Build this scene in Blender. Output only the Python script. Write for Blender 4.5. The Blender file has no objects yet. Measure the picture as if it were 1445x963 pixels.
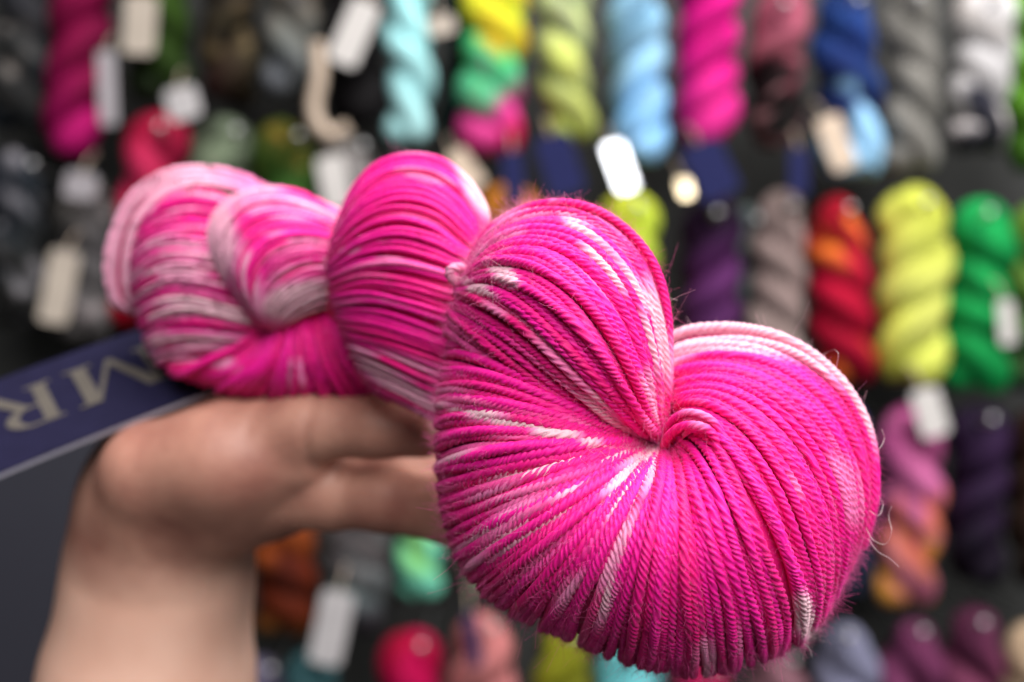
import bpy, math, random
import numpy as np
from mathutils import Vector

rng = np.random.default_rng(11)
random.seed(11)
scene = bpy.context.scene
COL = scene.collection

# ------------------------------------------------------------------ camera, light, exposure
F = 1445 * 40 / 36.0
HALF_W, HALF_H = 722.5, 481.5
CAM_Z = 1.40
cam_d = bpy.data.cameras.new('camera')
cam = bpy.data.objects.new('camera', cam_d)
COL.objects.link(cam)
cam.location = (0, 0, CAM_Z)
cam.rotation_euler = (math.pi / 2, 0, 0)
cam_d.lens = 40
cam_d.sensor_width = 36
cam_d.clip_start = 0.01
cam_d.clip_end = 50
cam_d.dof.use_dof = True
cam_d.dof.focus_distance = 0.219
cam_d.dof.aperture_fstop = 7.2
cam_d.dof.aperture_blades = 0
scene.camera = cam

world = bpy.data.worlds.new('World')
scene.world = world
world.use_nodes = True
wb = world.node_tree.nodes['Background']
wb.inputs[0].default_value = (0.93, 0.96, 1.0, 1)
wb.inputs[1].default_value = 0.025

def area(name, loc, target, size, power, col, sy=None):
    l = bpy.data.lights.new(name, 'AREA')
    l.energy = power
    l.size = size
    if sy:
        l.shape = 'RECTANGLE'
        l.size_y = sy
    l.color = col
    o = bpy.data.objects.new(name, l)
    COL.objects.link(o)
    o.location = loc
    o.rotation_euler = (Vector(target) - Vector(loc)).to_track_quat('-Z', 'Y').to_euler()
    return o

area('window_light', (0.45, -1.25, CAM_Z + 1.25), (0.0, 0.6, CAM_Z - 0.02), 1.7, 78, (1.0, 0.985, 0.965), 1.5)
area('side_window_light', (1.55, 0.15, CAM_Z + 1.3), (0.05, 0.95, CAM_Z), 0.8, 42, (1.0, 0.99, 0.97), 1.3)
area('shop_ceiling_light', (0.3, 0.15, CAM_Z + 1.6), (0.05, 0.6, CAM_Z - 0.1), 0.8, 44, (1.0, 0.97, 0.93))

scene.view_settings.view_transform = 'Standard'
scene.view_settings.look = 'None'
scene.view_settings.exposure = -0.1
scene.view_settings.gamma = 1.0
scene.render.engine = 'CYCLES'
scene.cycles.use_denoising = True
try:
    scene.cycles.denoiser = 'OPENIMAGEDENOISE'
except Exception:
    pass
scene.cycles.max_bounces = 8

# ------------------------------------------------------------------ helpers
def W(px, py, d):
    """A point seen at photograph pixel (px, py), d metres in front of the camera."""
    px = np.asarray(px, float); py = np.asarray(py, float); d = np.asarray(d, float)
    return np.stack(np.broadcast_arrays((px - HALF_W) / F * d, d, CAM_Z + (HALF_H - py) / F * d), -1)

def near(d):
    """Distances along the hank and the hand, measured from the front lobe backwards."""
    d = np.asarray(d, float)
    return np.where(d > 0.25, 0.25 + (d - 0.25) * 0.65, d)

def WN(px, py, d):
    return W(px, py, near(d))

def to_px(p):
    return HALF_W + p[..., 0] / p[..., 1] * F, HALF_H - (p[..., 2] - CAM_Z) / p[..., 1] * F

def mesh(name, verts, faces, smooth=True, attrs=None):
    """faces: int array (n, k), or a list of such arrays."""
    me = bpy.data.meshes.new(name)
    verts = np.asarray(verts, np.float32)
    fl = faces if isinstance(faces, list) else [faces]
    fl = [np.asarray(f, np.int32) for f in fl if len(f)]
    loops = np.concatenate([f.ravel() for f in fl])
    tot = np.concatenate([np.full(len(f), f.shape[1], np.int32) for f in fl])
    me.vertices.add(len(verts))
    me.vertices.foreach_set('co', verts.ravel())
    me.loops.add(len(loops))
    me.loops.foreach_set('vertex_index', loops)
    me.polygons.add(len(tot))
    me.polygons.foreach_set('loop_start', np.concatenate([[0], np.cumsum(tot)[:-1]]).astype(np.int32))
    me.update(calc_edges=True)
    me.polygons.foreach_set('use_smooth', np.full(len(tot), smooth))
    for k, v in (attrs or {}).items():
        v = np.asarray(v, np.float32)
        if v.shape[1] == 4:
            a = me.attributes.new(k, 'FLOAT_COLOR', 'POINT')
            a.data.foreach_set('color', v.ravel())
        else:
            a = me.attributes.new(k, 'FLOAT_VECTOR', 'POINT')
            a.data.foreach_set('vector', v.ravel())
    me.update()
    return me

def obj(name, me, mat=None, parent=None, kind=None):
    o = bpy.data.objects.new(name, me)
    COL.objects.link(o)
    if mat is not None and me is not None and not me.materials:
        me.materials.append(mat)
    if parent is not None:
        o.parent = parent
        o.matrix_parent_inverse = parent.matrix_world.inverted()
    if kind:
        o['kind'] = kind
    return o

def thing(name, loc, label, cat, group=None):
    o = bpy.data.objects.new(name, None)
    COL.objects.link(o)
    o.empty_display_size = 0.02
    o.location = loc
    o['label'] = label
    o['category'] = cat
    if group:
        o['group'] = group
    bpy.context.view_layer.update() if False else None
    o.matrix_world.translation = loc
    return o

def child(name, me, mat, parent, label=None):
    """A part; its mesh is in world coordinates, shifted into the thing's frame."""
    L = Vector(parent.location)
    co = np.empty(len(me.vertices) * 3, np.float32)
    me.vertices.foreach_get('co', co)
    me.vertices.foreach_set('co', (co.reshape(-1, 3) - np.array(L, np.float32)).ravel())
    me.update()
    o = bpy.data.objects.new(name, me)
    COL.objects.link(o)
    if mat is not None:
        me.materials.append(mat)
    o.parent = parent
    if label:
        o['label'] = label
    return o

def new_mat(name, rough=0.6):
    m = bpy.data.materials.new(name)
    m.use_nodes = True
    nt = m.node_tree
    b = nt.nodes['Principled BSDF']
    b.inputs['Roughness'].default_value = rough
    return m, nt, b

def catmull(P, M, closed=False):
    """Centripetal-ish Catmull-Rom through P resampled to M points evenly by length."""
    P = np.asarray(P, float)
    Q = np.concatenate([[2 * P[0] - P[1]], P, [2 * P[-1] - P[-2]]])
    out = []
    for i in range(len(P) - 1):
        t = np.linspace(0, 1, 24, endpoint=False)[:, None]
        a, b, c, d = Q[i], Q[i + 1], Q[i + 2], Q[i + 3]
        out.append(0.5 * ((2 * b) + (-a + c) * t + (2 * a - 5 * b + 4 * c - d) * t ** 2 + (-a + 3 * b - 3 * c + d) * t ** 3))
    out.append(P[-1:])
    C = np.concatenate(out)
    L = np.concatenate([[0], np.cumsum(np.linalg.norm(np.diff(C, axis=0), axis=1))])
    s = np.linspace(0, L[-1], M)
    return np.stack([np.interp(s, L, C[:, k]) for k in range(C.shape[1])], 1)

_vn = np.random.default_rng(5).random((256, 256))
def vnoise(x, y):
    x = np.asarray(x, float); y = np.asarray(y, float)
    xi = np.floor(x).astype(int); yi = np.floor(y).astype(int)
    fx = x - xi; fy = y - yi
    fx = fx * fx * (3 - 2 * fx); fy = fy * fy * (3 - 2 * fy)
    g = lambda a, b: _vn[a % 256, b % 256]
    return (g(xi, yi) * (1 - fx) + g(xi + 1, yi) * fx) * (1 - fy) + (g(xi, yi + 1) * (1 - fx) + g(xi + 1, yi + 1) * fx) * fy

def frames(P, ref=None):
    T = np.gradient(P, axis=0)
    T /= np.linalg.norm(T, axis=1, keepdims=True) + 1e-12
    N = np.zeros_like(T)
    n = np.cross(T[0], [0.31, 0.77, 0.55]) if ref is None else np.asarray(ref, float)
    for i in range(len(T)):
        n = n - T[i] * (n @ T[i])
        n = n / (np.linalg.norm(n) + 1e-12)
        N[i] = n
    return T, N, np.cross(T, N)

def tube(P, R, prof, phi, pitch=None, cap=True, wander=None):
    """Tube round path P. R: radius per point, prof: relative radius per side, phi: angle per side."""
    M, K = len(P), len(phi)
    T, N, B = frames(P)
    s = np.concatenate([[0], np.cumsum(np.linalg.norm(np.diff(P, axis=0), axis=1))])
    tw = 2 * math.pi * s / pitch if pitch else np.zeros(M)
    if wander is not None:
        tw = tw + wander
    a = phi[None, :] + tw[:, None]
    rad = np.broadcast_to(np.asarray(R, float).reshape(-1, 1), (M, 1)) * prof[None, :]
    V = P[:, None, :] + (np.cos(a) * rad)[..., None] * N[:, None, :] + (np.sin(a) * rad)[..., None] * B[:, None, :]
    i = np.arange(M - 1)[:, None] * K
    j = np.arange(K)[None, :]
    j2 = (j + 1) % K
    Q = np.stack([i + j, i + j2, i + K + j2, i + K + j], -1).reshape(-1, 4)
    faces = [Q]
    if cap:
        faces += [np.arange(K)[::-1][None, :], (np.arange(K) + (M - 1) * K)[None, :]]
    return V.reshape(-1, 3), faces, s, a

def ply_profile(plies, per):
    """Outline of a yarn made of a few round plies laid side by side."""
    al = (np.arange(per) / per - 0.5) * 2 * math.pi / plies
    c = 0.545
    r = c * np.cos(al) + np.sqrt(np.maximum(0.455 ** 2 - (c * np.sin(al)) ** 2, 0.004))
    r = np.tile(r, plies)
    phi = np.concatenate([al + 2 * math.pi * k / plies for k in range(plies)])
    return r, phi

# ------------------------------------------------------------------ materials
def yarn_material(name, fibre, bump, rough=0.72, sheen=0.25, sss=0.0):
    m, nt, b = new_mat(name, rough)
    at = nt.nodes.new('ShaderNodeAttribute'); at.attribute_name = 'dye'
    fb = nt.nodes.new('ShaderNodeAttribute'); fb.attribute_name = 'fibre'
    no = nt.nodes.new('ShaderNodeTexNoise')
    no.inputs['Scale'].default_value = fibre
    no.inputs['Detail'].default_value = 3
    nt.links.new(fb.outputs['Vector'], no.inputs['Vector'])
    bp = nt.nodes.new('ShaderNodeBump')
    bp.inputs['Strength'].default_value = bump
    bp.inputs['Distance'].default_value = 0.0003
    nt.links.new(no.outputs['Fac'], bp.inputs['Height'])
    nt.links.new(bp.outputs['Normal'], b.inputs['Normal'])
    mr = nt.nodes.new('ShaderNodeMapRange')
    mr.inputs['From Min'].default_value = 0.3; mr.inputs['From Max'].default_value = 0.7
    mr.inputs['To Min'].default_value = 0.86; mr.inputs['To Max'].default_value = 1.1
    nt.links.new(no.outputs['Fac'], mr.inputs['Value'])
    mx = nt.nodes.new('ShaderNodeVectorMath'); mx.operation = 'SCALE'
    nt.links.new(at.outputs['Color'], mx.inputs[0])
    nt.links.new(mr.outputs['Result'], mx.inputs['Scale'])
    nt.links.new(mx.outputs['Vector'], b.inputs['Base Color'])
    b.inputs['Sheen Weight'].default_value = sheen
    b.inputs['Sheen Tint'].default_value = (1, 0.75, 0.9, 1)
    b.inputs['Sheen Roughness'].default_value = 0.4
    b.inputs['Specular IOR Level'].default_value = 0.35
    if sss:
        b.inputs['Subsurface Weight'].default_value = sss
        b.inputs['Subsurface Radius'].default_value = (1.0, 0.45, 0.7)
        b.inputs['Subsurface Scale'].default_value = 0.0016
    return m

M_YARN = yarn_material('merino_yarn', 2600, 0.5, 0.62, 0.10, 0.18)
M_BACKYARN = yarn_material('hanging_yarn', 350, 0.4, 0.8, 0.0)
M_BACKYARN.node_tree.nodes['Principled BSDF'].inputs['Specular IOR Level'].default_value = 0.1

def flat_mat(name, col, rough=0.6, metal=0.0, var=0.08, scale=60, bump=0.0):
    m, nt, b = new_mat(name, rough)
    tc = nt.nodes.new('ShaderNodeTexCoord')
    no = nt.nodes.new('ShaderNodeTexNoise')
    no.inputs['Scale'].default_value = scale
    no.inputs['Detail'].default_value = 4
    nt.links.new(tc.outputs['Object'], no.inputs['Vector'])
    cr = nt.nodes.new('ShaderNodeValToRGB')
    cr.color_ramp.elements[0].position = 0.3
    cr.color_ramp.elements[1].position = 0.7
    cr.color_ramp.elements[0].color = (*[c * (1 - var) for c in col], 1)
    cr.color_ramp.elements[1].color = (*[min(1, c * (1 + var)) for c in col], 1)
    nt.links.new(no.outputs['Fac'], cr.inputs['Fac'])
    nt.links.new(cr.outputs['Color'], b.inputs['Base Color'])
    b.inputs['Metallic'].default_value = metal
    if bump:
        bp = nt.nodes.new('ShaderNodeBump')
        bp.inputs['Strength'].default_value = bump
        bp.inputs['Distance'].default_value = 0.002
        nt.links.new(no.outputs['Fac'], bp.inputs['Height'])
        nt.links.new(bp.outputs['Normal'], b.inputs['Normal'])
    return m

M_WALL = flat_mat('dark_wall_paint', (0.012, 0.0125, 0.012), 0.75, var=0.25, scale=9)
M_FLOOR = flat_mat('dark_floor', (0.06, 0.055, 0.05), 0.6, var=0.2, scale=6)
M_STEEL = flat_mat('brushed_steel', (0.42, 0.42, 0.43), 0.45, 1.0, 0.05)
M_NAVY = flat_mat('navy_card', (0.011, 0.010, 0.030), 0.62, var=0.1, scale=200)
M_NAVY_FAR = flat_mat('navy_card_far', (0.012, 0.014, 0.06), 0.75, var=0.1, scale=200)
for m_ in (M_NAVY, M_NAVY_FAR):
    m_.node_tree.nodes['Principled BSDF'].inputs['Specular IOR Level'].default_value = 0.08
M_PAPER = flat_mat('white_paper', (0.34, 0.33, 0.40), 0.6, var=0.04)
M_GOLD = flat_mat('champagne_foil', (0.085, 0.073, 0.062), 0.6, 0.15, 0.12, 90)
TAGS = {
    'cream': flat_mat('cream_card', (0.34, 0.29, 0.245), 0.6, var=0.12, scale=30),
    'white': flat_mat('white_card', (0.44, 0.415, 0.405), 0.6, var=0.05, scale=30),
    'grey': flat_mat('grey_card', (0.24, 0.22, 0.24), 0.6, var=0.1, scale=30),
    'glint': flat_mat('warm_foil_card', (0.9, 0.74, 0.5), 0.3, 0.9, 0.1, 40),
    'pale': flat_mat('pale_card', (0.36, 0.34, 0.35), 0.6, var=0.08, scale=30),
    'navy': M_NAVY_FAR,
    'foil': flat_mat('silver_foil_card', (0.85, 0.88, 0.95), 0.25, 0.9, 0.05, 30),
    'gold': flat_mat('tan_foil_card', (0.44, 0.34, 0.26), 0.45, 0.2, 0.25, 60),
}
M_CORD = flat_mat('tan_cord', (0.42, 0.33, 0.26), 0.8, var=0.1)
M_PANEL = flat_mat('slate_panel', (0.018, 0.018, 0.027), 0.5, var=0.06, scale=5)

# ------------------------------------------------------------------ setting: shop wall and floor
def box_mesh(name, lo, hi):
    (x0, y0, z0), (x1, y1, z1) = lo, hi
    v = [(x0, y0, z0), (x1, y0, z0), (x1, y1, z0), (x0, y1, z0), (x0, y0, z1), (x1, y0, z1), (x1, y1, z1), (x0, y1, z1)]
    f = [(0, 3, 2, 1), (4, 5, 6, 7), (0, 1, 5, 4), (1, 2, 6, 5), (2, 3, 7, 6), (3, 0, 4, 7)]
    return mesh(name, v, np.array(f), smooth=False)

D_WALL = 1.27
D_SKEIN = 1.15
obj('wall', box_mesh('wall', (-1.6, D_WALL, 0.0), (1.6, D_WALL + 0.12, 2.9)), M_WALL, kind='structure')
obj('floor', box_mesh('floor', (-1.6, -1.4, -0.1), (1.6, D_WALL - 0.002, -0.002)), M_FLOOR, kind='structure')

# ------------------------------------------------------------------ hanging skeins
def yarn_twist(C, w, h, turns, phase, lobes=11, fl=0.05):
    """Paths of the two twisted halves of a hank, from its bottom to its top fold. C: top centre (x, y, z)."""
    v = (phase * 7.77) % 1.0
    r = w * (0.335 - 0.05 * v)
    a = w * (0.155 + 0.07 * v)
    turns *= 0.95 + 0.35 * ((phase * 3.31) % 1.0)
    n = 72
    out = []
    turns = turns * (-0.82 if int(phase * 100) % 3 else 0.82)
    zt = C[2] - r - a * 1.0
    zb = C[2] - h + r * 0.8
    for k in (0, 1):
        t = np.linspace(0, 1, n)
        th = phase + turns * 2 * math.pi * t + math.pi * k
        th_top = phase + turns * 2 * math.pi + math.pi * k
        amp = a * np.clip(0.35 + t * 9, 0, 1)
        th = th + 0.7 * (vnoise(t * 4 + phase * 31, 3.0) - 0.5) * np.sin(math.pi * t)
        P = np.stack([C[0] + amp * np.cos(th), C[1] + amp * 0.9 * np.sin(th), zb + (zt - zb) * t], 1)
        q = np.linspace(0, 1, 14)[1:] * math.pi / 2
        top = np.stack([C[0] + a * np.cos(q) * math.cos(th_top), C[1] + a * 0.9 * np.cos(q) * math.sin(th_top), zt + a * np.sin(q)], 1)
        P = np.concatenate([P, top])
        u = np.linspace(0, 1, len(P))
        R = r * (0.84 + 0.30 * vnoise(u * 8 + 13 * phase, k * 5.3 + phase))
        R *= np.clip(0.45 + u * 14, 0, 1)
        out.append((P, R))
    return out

def skein_mesh(P, R, stops, z_top, h, seed, speck, side):
    K = 26
    phi = np.arange(K) / K * 2 * math.pi
    prof = 1 + 0.055 * np.where(np.arange(K) % 2, 1.0, -1.0) * (0.6 + 0.8 * vnoise(np.arange(K) * 3.7 + seed, 2.0))
    V, faces, s, a = tube(P, R, prof, phi, pitch=0.22)
    fz = np.clip((z_top - V[:, 2]) / h, 0, 1)
    sv = np.repeat(s, K)
    av = (a.ravel() / (2 * math.pi)) * 14
    n1 = vnoise(sv * 34 + seed * 3.1, av * 0.35 + seed)
    n2 = vnoise(sv * 85 + seed * 1.7, av * 0.6 + seed * 2)
    pos = np.clip(fz + (n1 - 0.5) * 0.42 + side * 0.03, 0, 1)
    xs = np.array([q[0] for q in stops]); cs = np.array([q[1] for q in stops])
    c = np.stack([np.interp(pos, xs, cs[:, k]) for k in range(3)], 1)
    c = c * (0.66 + 0.68 * n1[:, None])
    if speck is not None:
        col, amt = speck
        m = 0.75 * np.clip((n2 - (1 - amt)) / 0.3, 0, 1)[:, None]
        c = c * (1 - m) + np.array(col) * m
    lum = c.max(1, keepdims=True)
    c = c * lum / (lum + 0.11)
    dye = np.concatenate([np.clip(c, 0.001, 0.9), np.ones((len(c), 1))], 1)
    fib = np.stack([np.cos(a.ravel()) * 0.02, np.sin(a.ravel()) * 0.02, sv * 0.12], 1)
    return mesh('yarn_twist', V, faces, attrs={'dye': dye, 'fibre': fib})

def letter_quads():
    """Capital M and R as polygons in a unit cap height, each a list of convex quads (x to the letters' reading side, y up)."""
    Mq = [[(.07, 0), (.13, 0), (.13, 1), (.07, 1)], [(.0, 0), (.20, 0), (.20, .04), (.0, .04)], [(-.01, .96), (.16, .96), (.16, 1), (-.01, 1)],
          [(.07, 1), (.23, 1), (.52, .06), (.44, .02)], [(.44, .02), (.50, .02), (.80, 1), (.74, 1)],
          [(.73, 0), (.89, 0), (.89, 1), (.73, 1)], [(.66, 0), (.97, 0), (.97, .04), (.66, .04)], [(.74, .96), (.97, .96), (.97, 1), (.74, 1)]]
    Rq = [[(.07, 0), (.23, 0), (.23, 1), (.07, 1)], [(0, 0), (.31, 0), (.31, .04), (0, .04)], [(0, .96), (.23, .96), (.23, 1), (0, 1)]]
    n = 10
    for i in range(n):
        t0, t1 = math.pi / 2 - math.pi * i / n, math.pi / 2 - math.pi * (i + 1) / n
        o = lambda t: (.34 + .30 * math.cos(t), .745 + .255 * math.sin(t))
        q = lambda t: (.34 + .15 * math.cos(t), .745 + .205 * math.sin(t))
        Rq.append([o(t0), o(t1), q(t1), q(t0)])
    Rq += [[(.23, .95), (.34, .95), (.34, 1), (.23, 1)], [(.23, .49), (.34, .49), (.34, .54), (.23, .54)],
           [(.33, .50), (.47, .52), (.80, .0), (.62, .0)]]
    return Mq, Rq

MQ, RQ = letter_quads()

def letter_mesh(name, quads, origin, ex, ey, n, thick):
    V, Q = [], []
    for k, q in enumerate(quads):
        b = len(V)
        lift = thick * (1 + 0.06 * k)          # overlapping strokes never share a plane
        for z in (0.0, lift):
            for x, y in q:
                V.append(np.asarray(origin) + np.asarray(ex) * x + np.asarray(ey) * y + np.asarray(n) * z)
        Q += [(b + 4, b + 5, b + 6, b + 7)] + [(b + i, b + (i + 1) % 4, b + 4 + (i + 1) % 4, b + 4 + i) for i in range(4)]
    return mesh(name, np.array(V), np.array(Q), smooth=False)

def tag_mesh(name, c, ex, ey, n, w, h, t, bend=0.0):
    """A thin card with clipped corners, slightly bowed along its length."""
    k = 0.13 * w
    prof = [(-w / 2 + k, -h / 2), (w / 2 - k, -h / 2), (w / 2, -h / 2 + k), (w / 2, h / 2 - k), (w / 2 - k, h / 2), (-w / 2 + k, h / 2), (-w / 2, h / 2 - k), (-w / 2, -h / 2 + k)]
    V = []
    for z in (-t / 2, t / 2):
        for x, y in prof:
            V.append(c + ex * x + ey * y + n * (z + bend * (2 * y / h) ** 2))
    V = np.array(V)
    side = np.array([(i, (i + 1) % 8, 8 + (i + 1) % 8, 8 + i) for i in range(8)])
    return mesh(name, V, [np.arange(8)[None, ::-1], np.arange(8, 16)[None, :], side], smooth=False)

def add_tag(root, px, py, w, h, rot, kind, yaw=0.0, tilt=0.0, d=D_SKEIN - 0.052):
    c = W(px, py, d)
    sc = d / F
    r = math.radians(rot)
    ey = np.array([math.sin(r), 0, math.cos(r)])
    ex = np.array([math.cos(r), 0, -math.sin(r)])
    n = np.array([math.sin(math.radians(yaw)), -1, math.sin(math.radians(tilt))])
    n /= np.linalg.norm(n)
    ex = ex - n * (ex @ n); ex /= np.linalg.norm(ex)
    ey = ey - n * (ey @ n) - ex * (ey @ ex); ey /= np.linalg.norm(ey)
    o = child('paper_tag', tag_mesh('paper_tag', c, ex, ey, n, w * sc, h * sc, 0.0009, 0.0012), TAGS[kind], root,
              {'cream': 'cream card tag', 'white': 'white card tag', 'grey': 'pale grey card tag', 'pale': 'off white card tag', 'glint': 'warm foil tag catching the light', 'navy': 'navy card tag with foil letters',
               'foil': 'silver foil tag catching the light', 'gold': 'gold foil tag'}[kind])
    if kind == 'navy':
        for i, q in enumerate((MQ, RQ)):
            cap = w * sc * 0.5
            me = letter_mesh('foil_letter', q, c + ey * (h * sc * (0.38 - 0.30 * i)) - ex * cap * 0.5 + n * 0.0004, -ey * cap, ex * cap, n, 0.00025)
            l = bpy.data.objects.new('foil_letter', me)
            COL.objects.link(l)
            co = np.empty(len(me.vertices) * 3, np.float32); me.vertices.foreach_get('co', co)
            me.vertices.foreach_set('co', (co.reshape(-1, 3) - np.array(root.location, np.float32)).ravel())
            me.materials.append(M_GOLD)
            l.parent = o
    # cord from the card up to the yarn
    top = c + ey * (h * sc * 0.5 - 0.002) + n * 0.0005
    P = catmull([top, top + ey * 0.012 + np.array([0, 0.012, 0.004]), top + ey * 0.018 + np.array([0, 0.03, 0.008])], 12)
    ph = np.arange(6) / 6 * 2 * math.pi
    V, fs, _, _ = tube(P, np.full(12, 0.0009), np.ones(6), ph)
    child('tag_cord', mesh('tag_cord', V, fs), M_CORD, root)

def S(*a):
    return a

K_ = 0.014
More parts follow.
